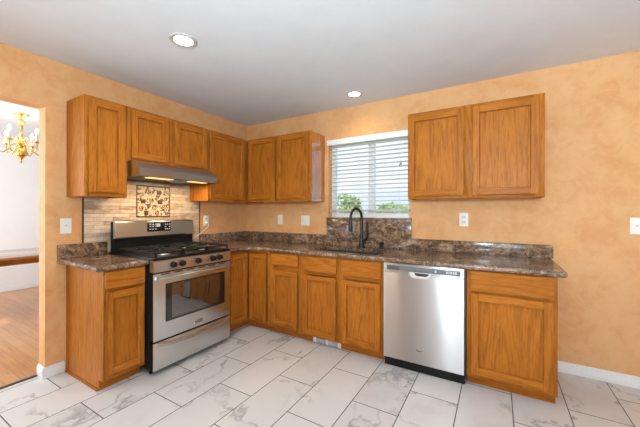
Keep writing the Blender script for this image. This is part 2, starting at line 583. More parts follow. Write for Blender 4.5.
# white baseboards
def base_prof(bm, F, u0, u1, w0=0.0):
    for z0, z1, t in ((0, 0.066, 0.014), (0.066, 0.078, 0.010), (0.078, 0.085, 0.006)):
        fbox(bm, F, u0, u1, w0, w0 + t, z0, z1, 0.002)
bm = bm_new(); base_prof(bm, BY, 3.313, XR); struct('baseboard_back', bm, M_TRIM)
bm = bm_new()
base_prof(bm, LX, DY - 0.014, -2.022)
JY = lambda u, w_, z: (u, DY - w_, z)
base_prof(bm, JY, -WT, 0.012)
struct('baseboard_left', bm, M_TRIM)

# the dining room through the doorway
DX = -3.74
bm = bm_new(); box(bm, (DX, -4.0, -0.06), (-0.10, 0.6, -0.002)); struct('floor_far', bm, M_PLANK)
bm = bm_new(); box(bm, (DX - 0.1, -4.1, H), (-0.03, 0.7, H + 0.12)); struct('ceiling_far', bm, M_CEIL)
bm = bm_new(); box(bm, (DX - 0.1, -4.1, 0), (DX, 0.7, H)); struct('wall_far', bm, M_WHITEWALL)
bm = bm_new(); box(bm, (DX, 0.6, 0), (-WT, 0.7, H)); struct('wall_far_right', bm, M_WHITEWALL)
bm = bm_new()
box(bm, (DX, -4.1, 0), (-3.35, -4.0, H)); box(bm, (-0.65, -4.1, 0), (-WT, -4.0, H))
box(bm, (-3.35, -4.1, 2.28), (-0.65, -4.0, H)); box(bm, (-3.35, -4.1, 0), (-0.65, -4.0, 0.42))
struct('wall_far_left', bm, M_WHITEWALL)
bm = bm_new(); base_prof(bm, lambda u, w_, z: (DX + w_, u, z), -4.0, 0.6); struct('baseboard_far', bm, M_TRIM)
bx('trim_1', (-0.116, -3.30, -0.002), (-0.085, DY - 0.016, 0.006), M_EDGETRIM, None, 0.002)['kind'] = 'structure'

# window over the sink: white vinyl frame with one upright in the middle
bm = bm_new()
y0, y1 = 0.085, 0.135
box(bm, (WX0, y0, WZ0), (WX0 + 0.045, y1, WZ1), 0.003); box(bm, (WX1 - 0.045, y0, WZ0), (WX1, y1, WZ1), 0.003)
box(bm, (WX0 + 0.045, y0 + 0.001, WZ1 - 0.045), (WX1 - 0.045, y1, WZ1), 0.003); box(bm, (WX0 + 0.045, y0 + 0.001, WZ0), (WX1 - 0.045, y1, WZ0 + 0.05), 0.003)
win = struct('window_1', bm, M_VINYL)
bx('mullion', (1.742, 0.087, WZ0 + 0.05), (1.812, 0.13, WZ1 - 0.045), M_VINYL, win, 0.004)
bx('pane', (WX0 + 0.04, 0.108, WZ0 + 0.045), (1.745, 0.112, WZ1 - 0.04), pane_glass(), win)
bx('pane', (1.808, 0.108, WZ0 + 0.045), (WX1 - 0.04, 0.112, WZ1 - 0.04), bpy.data.materials['clear_window_glass'], win)

# ground outside
bm = bm_new(); box(bm, (-30, 0.8, -0.35), (40, 60, -0.25)); struct('ground', bm, M_LAWN)

# ------------------------------------------------------------------ cabinet building


def grain(F):
    return OY if F is LX else OX


def make_door(t, F, u0, u1, z0, z1, w0, st=0.055, name='door'):
    """framed door: recessed panel with a stepped edge, two stiles and two rails"""
    th, cut = 0.027, 0.032
    wf = w0 + 0.021                      # the front lip overhangs a cut-back finger edge
    bm = bm_new()
    a0, a1, b0, b1 = u0 + st, u1 - st, z0 + st, z1 - st
    k = 0.0015
    fr = [F(a0, w0 + th - 0.003, b0), F(a1, w0 + th - 0.003, b0), F(a1, w0 + th - 0.003, b1), F(a0, w0 + th - 0.003, b1)]
    inn = [F(a0 + k, w0 + 0.005, b0 + k), F(a1 - k, w0 + 0.005, b0 + k), F(a1 - k, w0 + 0.005, b1 - k), F(a0 + k, w0 + 0.005, b1 - k)]
    bk = [F(a0, w0 + 0.001, b0), F(a1, w0 + 0.001, b0), F(a1, w0 + 0.001, b1), F(a0, w0 + 0.001, b1)]
    A, B, Cc = [[bm.verts.new(p) for p in q] for q in (fr, inn, bk)]
    bm.faces.new(B)
    bm.faces.new(Cc[::-1])
    for i in range(4):
        j = (i + 1) % 4
        bm.faces.new((A[i], A[j], B[j], B[i]))
        bm.faces.new((Cc[i], Cc[j], A[j], A[i]))
    d = obj(name, bm, OZ, t, 20)
    for ua, ub, va, vb in ((u0, u0 + st, u0 + cut, u0 + st), (u1 - st, u1, u1 - st, u1 - cut)):
        bm = bm_new()
        pts = [(va, w0), (ua, wf), (ua, w0 + th - 0.003), (ua + 0.003, w0 + th), (ub - 0.002, w0 + th), (ub, w0 + th - 0.002), (ub, wf), (vb, w0)]
        poly_prism(bm, [F(u, w_, z0) for u, w_ in pts], [F(u, w_, z1) for u, w_ in pts])
        obj('stile', bm, OZ, d)
    for za, zb, ya, yb in ((z0, z0 + st, z0 + cut, z0 + st), (z1 - st, z1, z1 - st, z1 - cut)):
        bm = bm_new()
        pts = [(ya, w0), (za, wf), (za, w0 + th - 0.0035), (za + 0.003, w0 + th - 0.0008), (zb - 0.002, w0 + th - 0.0008), (zb, w0 + th - 0.003), (zb, wf), (yb, w0)]
        poly_prism(bm, [F(u0 + st, w_, z) for z, w_ in pts], [F(u1 - st, w_, z) for z, w_ in pts])
        obj('rail', bm, grain(F), d)
    return d


def make_drawer(t, F, u0, u1, z0, z1, w0, name='drawer'):
    """slab front with eased edges and a finger-pull bevel along its foot"""
    bm = bm_new()
    th = 0.027
    pts = [(w0, z0 + 0.036), (w0 + 0.021, z0), (w0 + th, z0 + 0.003), (w0 + th, z1 - 0.006), (w0 + th - 0.006, z1), (w0 + 0.021, z1), (w0, z1 - 0.030)]
    poly_prism(bm, [F(u0, a, b) for a, b in pts], [F(u1, a, b) for a, b in pts])
    return obj(name, bm, grain(F), t)


def face_frame(t, F, u0, u1, z0, z1, w0, w1, stiles, rails):
    xs = sorted(stiles)
    for a, b in xs:
        bm = bm_new()
        fbox(bm, F, a, b, w0, w1, z0, z1, 0.0015)
        obj('frame_stile', bm, OZ, t)
    for za, zb in rails:
        for (a, b), (c, d) in zip(xs, xs[1:]):
            bm = bm_new()
            fbox(bm, F, b, c, w0, w1 - 0.0004, za, zb, 0.001)
            obj('frame_rail', bm, grain(F), t)


def wall_cabinet(label, F, u0, u1, z0, z1, doors, stiles, rails=None, dz=None, depth=0.306, wback=0.0, end=None):
    c = F((u0 + u1) / 2, depth / 2, z0)
    t = thing('wall_cabinet', label, 'cabinet', c)
    bm = bm_new()
    fbox(bm, F, u0 + 0.002, u1 - 0.002, wback + 0.001, depth - 0.019, z0 + 0.012, z1 - 0.001, 0.001)
    obj('body', bm, OZ, t)
    for a, b in ((u0 + 0.0005, u0 + 0.0018), (u1 - 0.0018, u1 - 0.0005)):
        bm = bm_new()
        fbox(bm, F, a, b, wback + 0.001, depth - 0.0192, z0, z1)
        obj('end_panel', bm, end or OZ, t)
    zm = z1 - z0
    face_frame(t, F, u0, u1, z0, z1, depth - 0.019, depth, stiles, rails or [(z0, z0 + 0.04), (z1 - 0.04, z1)])
    for a, b in doors:
        make_door(t, F, a, b, dz[0], dz[1], depth + 0.0005, 0.052)
    return t


ZB, ZT = 1.391, 2.157
wall_cabinet('tall single-door oak wall cabinet between the doorway and the range hood', LX, -2.012, -1.7085, ZB, ZT,
             [(-1.990, -1.733)], [(-2.012, -1.972), (-1.7485, -1.7085)], None, (1.422, 2.134))
wall_cabinet('short oak wall cabinet with two small doors directly above the range hood', LX, -1.7075, -0.8965, 1.700, ZT,
             [(-1.683, -1.353), (-1.293, -0.922)], [(-1.7075, -1.665), (-1.37, -1.277), (-0.94, -0.8965)], None, (1.727, 2.132))
wall_cabinet('oak wall cabinet in the corner, between the hood and the back wall', LX, -0.8955, -0.001, ZB, ZT,
             [(-0.885, -0.385)], [(-0.8955, -0.85), (-0.40, -0.309)], None, (1.418, 2.130))
wall_cabinet('oak wall cabinet with two doors between the room corner and the window', BY, 0.308, 1.236, ZB, ZT,
             [(0.352, 0.759), (0.795, 1.220)], [(0.308, 0.37), (0.745, 0.81), (1.20, 1.236)], None, (1.422, 2.138), end=M_LAMINATE)
wall_cabinet('wide two-door oak wall cabinet above the dishwasher, beside the window blind', BY, 2.276, 3.274, ZB, ZT,
             [(2.288, 2.735), (2.797, 3.238)], [(2.276, 2.32), (2.70, 2.835), (3.21, 3.274)], None, (1.414, 2.128))

ZC = 0.862                   # underside of the worktop
FB = 0.078                   # foot of the face frames
BD = 0.60


def base_body(t, F, u0, u1, kick=True, back=0.002):
    bm = bm_new()
    fbox(bm, F, u0 + 0.002, u1 - 0.002, back, BD - 0.019, FB, ZC - 0.001, 0.001)
    obj('body', bm, OZ, t)
    bm = bm_new()
    fbox(bm, F, u0 + 0.003, u1 - 0.003, back, BD - 0.065, 0.001, FB, 0.001)
    obj('toe_kick', bm, grain(F), t)


t = thing('base_cabinet', 'narrow oak base cabinet between the doorway and the range', 'cabinet', (0.3, -1.865, 0))
base_body(t, LX, -2.012, -1.7235)
face_frame(t, LX, -2.012, -1.7235, FB, ZC - 0.001, BD - 0.019, BD, [(-2.012, -1.985), (-1.755, -1.7235)], [(FB, FB + 0.05), (0.69, 0.745), (0.82, ZC - 0.001)])
make_drawer(t, LX, -2.006, -1.738, 0.728, 0.852, BD + 0.0005)
make_door(t, LX, -2.004, -1.741, 0.118, 0.702, BD + 0.0005, 0.048)
bm = bm_new()
for k, (a, b) in enumerate(((0.014, 0.006), (0.010, 0.012), (0.005, 0.016))):
    box(bm, (0.016, -2.012 - a, 0.001), (BD - 0.066, -2.012, 0.001 + b), 0.001)
obj('shoe_moulding', bm, OX, t)
bm = bm_new()
pp = [(0.003, 0.001), (BD - 0.064, 0.001), (BD - 0.064, FB), (BD - 0.0192, FB), (BD - 0.0192, ZC - 0.001), (0.003, ZC - 0.001)]
poly_prism(bm, [(a, -2.0125, b) for a, b in pp], [(a, -2.0101, b) for a, b in pp])
obj('end_panel', bm, OZ, t)

# blind corner cabinet with a folding L of two leaves
t = thing('base_cabinet', 'oak corner base cabinet with two door leaves meeting at the inside corner', 'cabinet', (0.45, -0.45, 0))
bm = bm_new()
box(bm, (0.003, -0.905, FB), (BD - 0.02, -0.003, ZC - 0.001), 0.001)
box(bm, (BD - 0.02, -BD + 0.02, FB), (0.917, -0.003, ZC - 0.001), 0.001)
obj('body', bm, OZ, t)
bm = bm_new()
box(bm, (0.004, -0.905, 0.001), (0.535, -0.004, FB)); box(bm, (0.535, -0.535, 0.001), (0.916, -0.004, FB))
obj('toe_kick', bm, OX, t)
bm = bm_new(); fbox(bm, LX, -0.907, -0.865, BD - 0.019, BD, FB, ZC - 0.001, 0.001); obj('frame_stile', bm, OZ, t)
bm = bm_new(); fbox(bm, BY, 0.885, 0.918, BD - 0.019, BD, FB, ZC - 0.001, 0.001); obj('frame_stile', bm, OZ, t)
ff = t
for za, zb in ((FB, 0.112), (0.818, ZC - 0.001)):
    bm = bm_new(); fbox(bm, LX, -0.865, -BD + 0.0195, BD - 0.019, BD - 0.0004, za, zb, 0.001); obj('frame_rail', bm, OY, ff)
    bm = bm_new(); fbox(bm, BY, BD - 0.0004, 0.885, BD - 0.019, BD - 0.0004, za, zb, 0.001); obj('frame_rail', bm, OX, ff)
make_door(t, LX, -0.872, -0.624, 0.108, 0.824, BD + 0.0005, 0.05)
make_door(t, BY, 0.644, 0.882, 0.108, 0.824, BD + 0.0005, 0.05)

# drawer-over-door cabinet and the sink cabinet
t = thing('base_cabinet', 'oak base cabinet with one drawer, between the corner and the sink cabinet', 'cabinet', (1.12, -0.3, 0))
base_body(t, BY, 0.919, 1.320)
face_frame(t, BY, 0.919, 1.320, FB, ZC - 0.001, BD - 0.019, BD, [(0.919, 0.965), (1.275, 1.320)], [(FB, FB + 0.05), (0.67, 0.735), (0.82, ZC - 0.001)])
make_drawer(t, BY, 0.954, 1.288, 0.728, 0.851, BD + 0.0005)
make_door(t, BY, 0.956, 1.284, 0.118, 0.675, BD + 0.0005, 0.05)

t = thing('base_cabinet', 'two-door oak sink cabinet with two drawer fronts, under the sink', 'cabinet', (1.74, -0.3, 0))
bm = bm_new()
fbox(bm, BY, 1.323, 1.335, 0.002, BD - 0.019, FB, ZC - 0.001)
fbox(bm, BY, 2.135, 2.147, 0.002, BD - 0.019, FB, ZC - 0.001)
fbox(bm, BY, 1.335, 2.135, 0.002, BD - 0.019, FB, FB + 0.015)
fbox(bm, BY, 1.335, 2.135, 0.002, 0.012, FB + 0.015, ZC - 0.001)
obj('body', bm, OZ, t)
bm = bm_new(); fbox(bm, BY, 1.324, 2.146, 0.002, BD - 0.065, 0.001, FB); obj('toe_kick', bm, OX, t)
face_frame(t, BY, 1.321, 2.150, FB, ZC - 0.001, BD - 0.019, BD, [(1.321, 1.365), (1.70, 1.78), (2.115, 2.150)], [(FB, FB + 0.05), (0.67, 0.735), (0.82, ZC - 0.001)])
for a, b in ((1.350, 1.711), (1.767, 2.133)):
    make_drawer(t, BY, a, b, 0.709, 0.849, BD + 0.0005)
    make_door(t, BY, a - 0.004, b - 0.003, 0.100, 0.668, BD + 0.0005, 0.05)

t = thing('base_cabinet', 'wide one-door oak base cabinet at the open end of the counter, past the dishwasher', 'cabinet', (3.04, -0.3, 0))
base_body(t, BY, 2.780, 3.311)
face_frame(t, BY, 2.780, 3.311, FB, ZC - 0.001, BD - 0.019, BD, [(2.780, 2.825), (3.265, 3.311)], [(FB, FB + 0.05), (0.67, 0.735), (0.82, ZC - 0.001)])
make_drawer(t, BY, 2.809, 3.288, 0.708, 0.855, BD + 0.0005)
make_door(t, BY, 2.809, 3.287, 0.108, 0.690, BD + 0.0005, 0.052)

# ------------------------------------------------------------------ worktops
CT, CD = 0.8995, 0.652


def nose(r=0.01875, n=8):
    pr = [(-0.0005, ZC - CT)] + [(0.012 * math.cos(a), (ZC - CT) / 2 + r * math.sin(a)) for a in [(-PI / 2 + PI * i / n) for i in range(n + 1)]] + [(-0.0005, 0.0)]
    return pr


t = thing('countertop', 'short brown granite countertop on the narrow cabinet between doorway and range', 'countertop', (0.33, -1.9, ZC))
bm = bm_new()
e = 0.012
box(bm, (0.001, -2.072 + e, ZC), (CD - e, -1.7235, CT))
path = [(0.001, -2.072 + e, 0, -1), (CD - e - 0.02, -2.072 + e, 0, -1)]
for i in range(7):
    a = -PI / 2 + PI / 2 * i / 6
    path.append((CD - e - 0.02 + 0.02 * math.cos(a), -2.052 + e + 0.02 * math.sin(a), math.cos(a), math.sin(a)))
path.append((CD - e, -1.7235, 1, 0))
sweep(bm, path, nose(), CT)
obj('top_slab', bm, M_GRAN, t)
bx('backsplash', (0.001, -2.072, CT + 0.0005), (0.021, -1.7235, 1.011), M_GRAN, t, 0.002)

t = thing('countertop', 'long L-shaped brown granite countertop running along the back wall under the window', 'countertop', (1.6, -0.33, ZC))
SX0, SX1, SY0, SY1 = 1.405, 2.075, -0.53, -0.135     # sink cut-out
bm = bm_new()
cf = CD - e
rc = 0.13
box(bm, (0.001, -0.945, ZC), (cf, -cf - rc, CT))
box(bm, (0.001, -cf - rc, ZC), (cf, -0.001, CT))
# fillet in the inner corner
arc = []
for i in range(9):
    a = PI - PI / 2 * i / 8
    arc.append((cf + rc + rc * math.cos(a), -cf - rc + rc * math.sin(a), a))
fan = [(cf, -cf)] + [(x, y) for x, y, a in arc]
poly_prism(bm, [(x, y, ZC) for x, y in fan], [(x, y, CT) for x, y in fan])
box(bm, (cf, -cf, ZC), (SX0, -0.001, CT))
box(bm, (SX1, -cf, ZC), (3.357 - e, -0.001, CT))
box(bm, (SX0, SY1, ZC), (SX1, -0.001, CT))
box(bm, (SX0, -cf, ZC), (SX1, SY0, CT))
path = [(cf, -0.945, 1, 0), (cf, -cf - rc, 1, 0)]
path += [(x, y, -math.cos(a), -math.sin(a)) for x, y, a in arc[1:-1]]
path += [(cf + rc, -cf, 0, -1), (3.357 - e - 0.02, -cf, 0, -1)]
for i in range(1, 7):
    a = -PI / 2 + PI / 2 * i / 6
    path.append((3.357 - e - 0.02 + 0.02 * math.cos(a), -cf + 0.02 + 0.02 * math.sin(a), math.cos(a), math.sin(a)))
path.append((3.357 - e, -0.001, 1, 0))
sweep(bm, path, nose(), CT)
top = obj('top_slab', bm, M_GRAN, t)
bx('backsplash', (0.001, -0.768, CT + 0.0005), (0.021, -0.022, 1.011), M_GRAN, t, 0.002)
bx('backsplash', (0.001, -0.021, CT + 0.0005), (1.271, -0.001, 1.011), M_GRAN, t, 0.002)
bx('backsplash', (2.236, -0.021, CT + 0.0005), (3.362, -0.001, 1.011), M_GRAN, t, 0.002)
bm = bm_new()
box(bm, (1.2715, -0.021, CT + 0.0005), (2.2355, -0.001, 1.196), 0.002)
obj('window_splash', bm, M_GRAN, t)
bm = bm_new()
box(bm, (1.268, -0.028, 1.1965), (2.239, -0.001, 1.2125), 0.004)
obj('splash_cap', bm, M_GRAN, t)

# sink, tap and soap pump
t = thing('sink', 'dark undermount sink sunk into the granite under the window', 'sink', (1.74, -0.33, 0.66))
bm = bm_new()
zf, th = 0.67, 0.008
box(bm, (SX0 - th, SY0 - th, zf), (SX1 + th, SY1 + th, zf + th))
box(bm, (SX0 - th, SY0 - th, zf), (SX0 - 0.001, SY1 + th, ZC - 0.001)); box(bm, (SX1 + 0.001, SY0 - th, zf), (SX1 + th, SY1 + th, ZC - 0.001))
box(bm, (SX0 - th, SY0 - th, zf), (SX1 + th, SY0 - 0.001, ZC - 0.001)); box(bm, (SX0 - th, SY1 + 0.001, zf), (SX1 + th, SY1 + th, ZC - 0.001))
obj('basin', bm, M_SINK, t)
bm = bm_new(); lathe(bm, [(0.0, 0.012), (0.03, 0.012), (0.045, 0.009), (0.045, 0.0)], (1.74, -0.32, zf + th), 20); obj('drain', bm, M_CHROME, t)

fx, fy = 1.735, -0.085
t = thing('faucet', 'dark bronze gooseneck kitchen faucet standing behind the sink', 'faucet', (fx, fy, CT))
bm = bm_new()
lathe(bm, [(0.0, 0.0005), (0.036, 0.0005), (0.036, 0.010), (0.028, 0.018), (0.026, 0.045), (0.022, 0.11), (0.017, 0.15), (0.0, 0.15)], (fx, fy, CT), 20)
obj('body', bm, M_BRONZE, t)
bm = bm_new()
pts, rad = [], []
for i in range(6):
    pts.append((fx, fy, CT + 0.14 + i * 0.034))
R = 0.085
dx, dy = -0.32, -0.947
for i in range(1, 15):
    a = PI * i / 14
    pts.append((fx + dx * (R - R * math.cos(a)), fy + dy * (R - R * math.cos(a)), CT + 0.31 + 0.10 * math.sin(a)))
for i in range(1, 3):
    pts.append((fx + dx * 2 * R, fy + dy * 2 * R, CT + 0.31 - i * 0.02))
tube(bm, pts, 0.0135, 12)
obj('spout', bm, M_BRONZE, t)
bm = bm_new()
lathe(bm, [(0.0, 0.0), (0.021, 0.0), (0.023, 0.02), (0.018, 0.07), (0.0145, 0.105), (0.0, 0.105)], (fx + dx * 2 * R, fy + dy * 2 * R, CT + 0.175), 16)
obj('spray_head', bm, M_BRONZE, t)
bm = bm_new()
tube(bm, [(fx + 0.018, fy, CT + 0.085), (fx + 0.045, fy, CT + 0.092), (fx + 0.058, fy, CT + 0.12), (fx + 0.062, fy - 0.004, CT + 0.19), (fx + 0.066, fy - 0.012, CT + 0.265)], [0.016, 0.019, 0.017, 0.013, 0.010], 10)
obj('handle', bm, M_BRONZE, t)

t = thing('soap_pump', 'small dark bronze knob standing on the counter behind the sink, beside the faucet', 'soap dispenser', (1.955, -0.09, CT))
bm = bm_new()
lathe(bm, [(0.0, 0.0005), (0.026, 0.0005), (0.026, 0.008), (0.018, 0.014), (0.018, 0.035), (0.0, 0.035)], (1.955, -0.09, CT), 18)
obj('collar', bm, M_BRONZE, t)
bm = bm_new()
lathe(bm, [(0.0, 0.035), (0.020, 0.035), (0.024, 0.045), (0.024, 0.062), (0.015, 0.072), (0.0, 0.073)], (1.955, -0.09, CT), 18)
obj('cap', bm, M_BRONZE, t)

# ------------------------------------------------------------------ dishwasher
t = thing('dishwasher', 'stainless steel dishwasher with a pocket handle, under the granite counter', 'dishwasher', (2.465, -0.3, 0))
bx('tub', (2.160, -0.575, 0.085), (2.772, -0.01, 0.850), M_GREYPL, t)
dx0, dx1, dyf = 2.1635, 2.768, -0.641
bm = bm_new()
box(bm, (dx0, dyf, 0.086), (dx1, -0.58, 0.785), 0.004)
box(bm, (dx0, dyf, 0.7855), (dx1, -0.58, 0.8605), 0.004)
dr = obj('door', bm, ST_DW, t)
bx('control_strip', (2.190, dyf - 0.0015, 0.804), (2.742, dyf + 0.004, 0.843), M_GREYPL, t, 0.001)
bm = bm_new()
for i in range(9):
    for j in range(3):
        box(bm, (2.196 + i * 0.011, dyf - 0.003, 0.811 + j * 0.010), (2.203 + i * 0.011, dyf - 0.001, 0.816 + j * 0.010))
obj('vent', bm, M_BLACKPL, t)
for x, wd in ((2.565, 0.012), (2.645, 0.012), (2.662, 0.006), (2.674, 0.012), (2.692, 0.008), (2.704, 0.014)):
    bx('button', (x, dyf - 0.0025, 0.815), (x + wd, dyf - 0.0012, 0.832), M_MARK, t)
# pocket handle: a steel lip round a dark recess
bm = bm_new()
pts_o = [(2.372, 0.801), (2.538, 0.801), (2.532, 0.775), (2.512, 0.757), (2.398, 0.757), (2.378, 0.775)]
poly_prism(bm, [(x, dyf - 0.009, z) for x, z in pts_o], [(x, dyf - 0.0002, z) for x, z in pts_o])
bmesh.ops.bevel(bm, geom=bm.edges[:], offset=0.003, segments=2, affect='EDGES')
hd = obj('handle', bm, M_LIP, t)
bm = bm_new()
pts_i = [(2.415, 0.798), (2.525, 0.798), (2.518, 0.786), (2.500, 0.776), (2.432, 0.776), (2.420, 0.784)]
poly_prism(bm, [(x, dyf - 0.0105, z) for x, z in pts_i], [(x, dyf - 0.008, z) for x, z in pts_i])
obj('recess', bm, M_DARK, hd)
bm = bm_new()
arc_p = [(2.452 + 0.024 * math.cos(a), 0.205 + 0.016 * math.sin(a)) for a in [PI * 0.95 + PI * 0.95 * i / 10 for i in range(11)]]
tube(bm, [(x, dyf - 0.0012, z) for x, z in arc_p], [0.0015 + 0.0030 * math.sin(PI * i / 10) for i in range(11)], 6)
obj('emblem', bm, M_GREYPL, t)
bx('kick_plate', (2.162, -0.60, 0.004), (2.770, -0.575, 0.0845), M_BLACKPL, t)

# ------------------------------------------------------------------ gas range
ry0, ry1, rxf = -1.722, -0.957, 0.714
t = thing('range', 'stainless steel gas range with black grates, under the hood', 'range', (0.36, -1.33, 0))
bm = bm_new(); box(bm, (0.03, ry0, 0.045), (0.664, ry1, 0.895), 0.003); obj('body', bm, M_ENAMEL, t)
bm = bm_new(); box(bm, (0.03, ry0 + 0.001, 0.8955), (0.710, ry1 - 0.001, 0.915), 0.007); obj('cooktop', bm, M_ENAMEL, t)
bm = bm_new()
for y in (ry0 + 0.04, ry1 - 0.04):
    for x in (0.08, 0.62):
        lathe(bm, [(0.018, 0.0), (0.018, 0.012), (0.011, 0.014), (0.011, 0.046)], (x, y, 0.0005), 12)
obj('feet', bm, M_BLACKPL, t)
# storage drawer with a bowed lip
def bowed(bm, zlo, zhi, x0, xs, amp, ya, yb, n=14):
    lo, hi = [], []
    for i in range(n + 1):
        s = i / n
        y = ya + (yb - ya) * s
        k = 1 - (2 * s - 1) ** 2
        lo.append((y, k)); hi.append((y, k))
    return lo
bm = bm_new(); box(bm, (0.704, ry0, 0.046), (rxf, ry1, 0.258), 0.003); dw = obj('drawer', bm, ST_Y, t)
bx('drawer_core', (0.665, ry0 + 0.002, 0.048), (0.7035, ry1 - 0.002, 0.256), M_ENAMEL, dw)
bm = bm_new()
n = 18
rings = []
for i in range(n + 1):
    s = i / n
    y = ry0 + 0.02 + (ry1 - ry0 - 0.04) * s
    k = 1 - (2 * s - 1) ** 2
    z = 0.252 - 0.032 * k
    ov = 0.010 + 0.020 * k
    rings.append([bm.verts.new(p) for p in ((rxf - 0.001, y, z + 0.012), (rxf + ov, y, z + 0.004), (rxf + ov + 0.003, y, z - 0.006), (rxf + ov - 0.004, y, z - 0.014), (rxf - 0.001, y, z - 0.030))])
for a, b in zip(rings, rings[1:]):
    for k in range(5):
        bm.faces.new((a[k], a[(k + 1) % 5], b[(k + 1) % 5], b[k]))
bm.faces.new(rings[0]); bm.faces.new(rings[-1])
obj('handle', bm, ST_Y, dw)
# oven door
bm = bm_new(); box(bm, (0.704, ry0, 0.270), (rxf, ry1, 0.792), 0.003); od = obj('oven_door', bm, ST_Y, t)
bx('door_core', (0.665, ry0 + 0.002, 0.272), (0.7035, ry1 - 0.002, 0.790), M_ENAMEL, od)
bx('window_border', (rxf - 0.002, -1.625, 0.402), (rxf + 0.002, -1.028, 0.704), M_BLACKGLASS, od, 0.001)
bx('window', (rxf + 0.0015, -1.572, 0.420), (rxf + 0.0035, -1.090, 0.692), M_TINTGLASS, od, 0.0008)
bm = bm_new()
pts = []
for i in range(17):
    s = i / 16
    pts.append((rxf + 0.034 + 0.022 * (1 - (2 * s - 1) ** 2), ry0 + 0.012 + (ry1 - ry0 - 0.024) * s, 0.758))
tube(bm, pts, 0.017, 12)
for y in (ry0 + 0.028, ry1 - 0.028):
    box(bm, (rxf - 0.001, y - 0.016, 0.744), (rxf + 0.04, y + 0.016, 0.772), 0.004)
obj('handle', bm, ST_Y, od)
bm = bm_new()
for i in range(6):
    y = ry0 + 0.06 + i * 0.112
    box(bm, (rxf - 0.006, y, 0.7785), (rxf + 0.0012, y + 0.075, 0.7875))
obj('vent_slots', bm, M_DARK, od)
bm = bm_new(); box(bm, (rxf - 0.001, -1.364, 0.298), (rxf + 0.004, -1.278, 0.332), 0.003); bd = obj('badge', bm, M_CHROME, od)
bm = bm_new(); box(bm, (rxf + 0.0035, -1.357, 0.305), (rxf + 0.0048, -1.285, 0.325), 0.0005); obj('badge_inlay', bm, M_GREYPL, bd)
# sloping control panel with five knobs
bm = bm_new()
pr = [(0.665, 0.803), (rxf + 0.004, 0.803), (rxf + 0.006, 0.812), (rxf - 0.003, 0.887), (rxf - 0.012, 0.8945), (0.665, 0.8945)]
poly_prism(bm, [(a, ry0, b) for a, b in pr], [(a, ry1, b) for a, b in pr])
cp = obj('control_panel', bm, ST_Y, t)
for y in (-1.561, -1.482, -1.328, -1.171, -1.093):
    ax = (0.993, 0, 0.119)
    bm = bm_new()
    lathe(bm, [(0.0, 0.0), (0.026, 0.0), (0.026, 0.006), (0.021, 0.008), (0.019, 0.030), (0.016, 0.033), (0.0, 0.033)], (rxf + 0.0025, y, 0.846), 18, ax)
    kb = obj('knob', bm, M_BLACKPL, cp)
    bm = bm_new(); box(bm, (rxf + 0.030, y - 0.0045, 0.830), (rxf + 0.044, y + 0.0045, 0.869), 0.003); obj('grip', bm, M_BLACKPL, kb)
# burners
for x, y, r in ((0.24, -1.53, 0.040), (0.52, -1.53, 0.050), (0.38, -1.33, 0.045), (0.24, -1.13, 0.036), (0.52, -1.13, 0.046)):
    bm = bm_new()
    lathe(bm, [(0.0, 0.0), (r + 0.018, 0.0), (r + 0.014, 0.006), (r, 0.007), (r, 0.018), (0.0, 0.018)], (x, y, 0.9152), 20)
    bu = obj('burner', bm, ST_X, t)
    bm = bm_new(); lathe(bm, [(0.0, 0.018), (r - 0.004, 0.018), (r - 0.003, 0.026), (r - 0.012, 0.029), (0.0, 0.029)], (x, y, 0.9155), 20); obj('burner_cap', bm, M_IRON, bu)
# three cast iron grates
for ya, yb in ((-1.696, -1.455), (-1.449, -1.211), (-1.205, -0.964)):
    bm = bm_new()
    x0, x1, zt = 0.145, 0.690, 0.955
    b = 0.0065
    for y in (ya + b, yb - b):
        box(bm, (x0, y - b, zt - 0.016), (x1, y + b, zt), 0.003)
    for x in (x0 + b, (x0 + x1) / 2, x1 - b):
        box(bm, (x - b, ya, zt - 0.016), (x + b, yb, zt), 0.003)
    ym = (ya + yb) / 2
    for xm in ((0.24, 0.52) if yb < -1.3 or ya > -1.3 else (0.25, 0.51)):
        for i in range(4):
            a = i * PI / 2 + PI / 4
            d = Vector((math.cos(a), math.sin(a), 0))
            c = Vector((xm, ym, zt - 0.006))
            tube(bm, [c + d * 0.030, c + d * 0.16 * (0.95 if i % 2 else 0.95)], 0.006, 6)
        box(bm, (xm - 0.005, ya, zt - 0.014), (xm + 0.005, ym - 0.03, zt), 0.002); box(bm, (xm - 0.005, ym + 0.03, zt - 0.014), (xm + 0.005, yb, zt), 0.002)
    for x in (x0 + 0.008, x1 - 0.008):
        for y in (ya + 0.008, yb - 0.008):
            box(bm, (x - 0.007, y - 0.007, 0.9155), (x + 0.007, y + 0.007, zt - 0.012), 0.002)
    obj('grate', bm, M_IRON, t)
# backguard
bm = bm_new()
ry0, ry1 = -1.711, -0.950
pr = [(0.055, 0.9155), (0.118, 0.9155), (0.122, 1.036), (0.055, 1.036)]
poly_prism(bm, [(a, ry0 - 0.006, b) for a, b in pr], [(a, ry1 + 0.006, b) for a, b in pr])
bg_ = obj('backguard', bm, M_ENAMEL, t)
bm = bm_new()
box(bm, (0.055, ry0 - 0.008, 1.036), (0.100, ry1 + 0.008, 1.183), 0.004)
obj('backguard_end_caps', bm, M_ENAMEL, bg_)
bm = bm_new()
pr = [(0.1005, 1.0365), (0.130, 1.0365), (0.138, 1.046), (0.132, 1.176), (0.120, 1.187), (0.060, 1.187), (0.060, 1.1835), (0.1005, 1.1835)]
poly_prism(bm, [(a, ry0 - 0.006, b) for a, b in pr], [(a, ry1 + 0.006, b) for a, b in pr])
fp = obj('backguard_face', bm, ST_Y, t)
bm = bm_new(); box(bm, (0.132, -1.443, 1.084), (0.1385, -1.204, 1.172), 0.002); dp = obj('display', bm, M_BLACKGLASS, fp)
bm = bm_new()
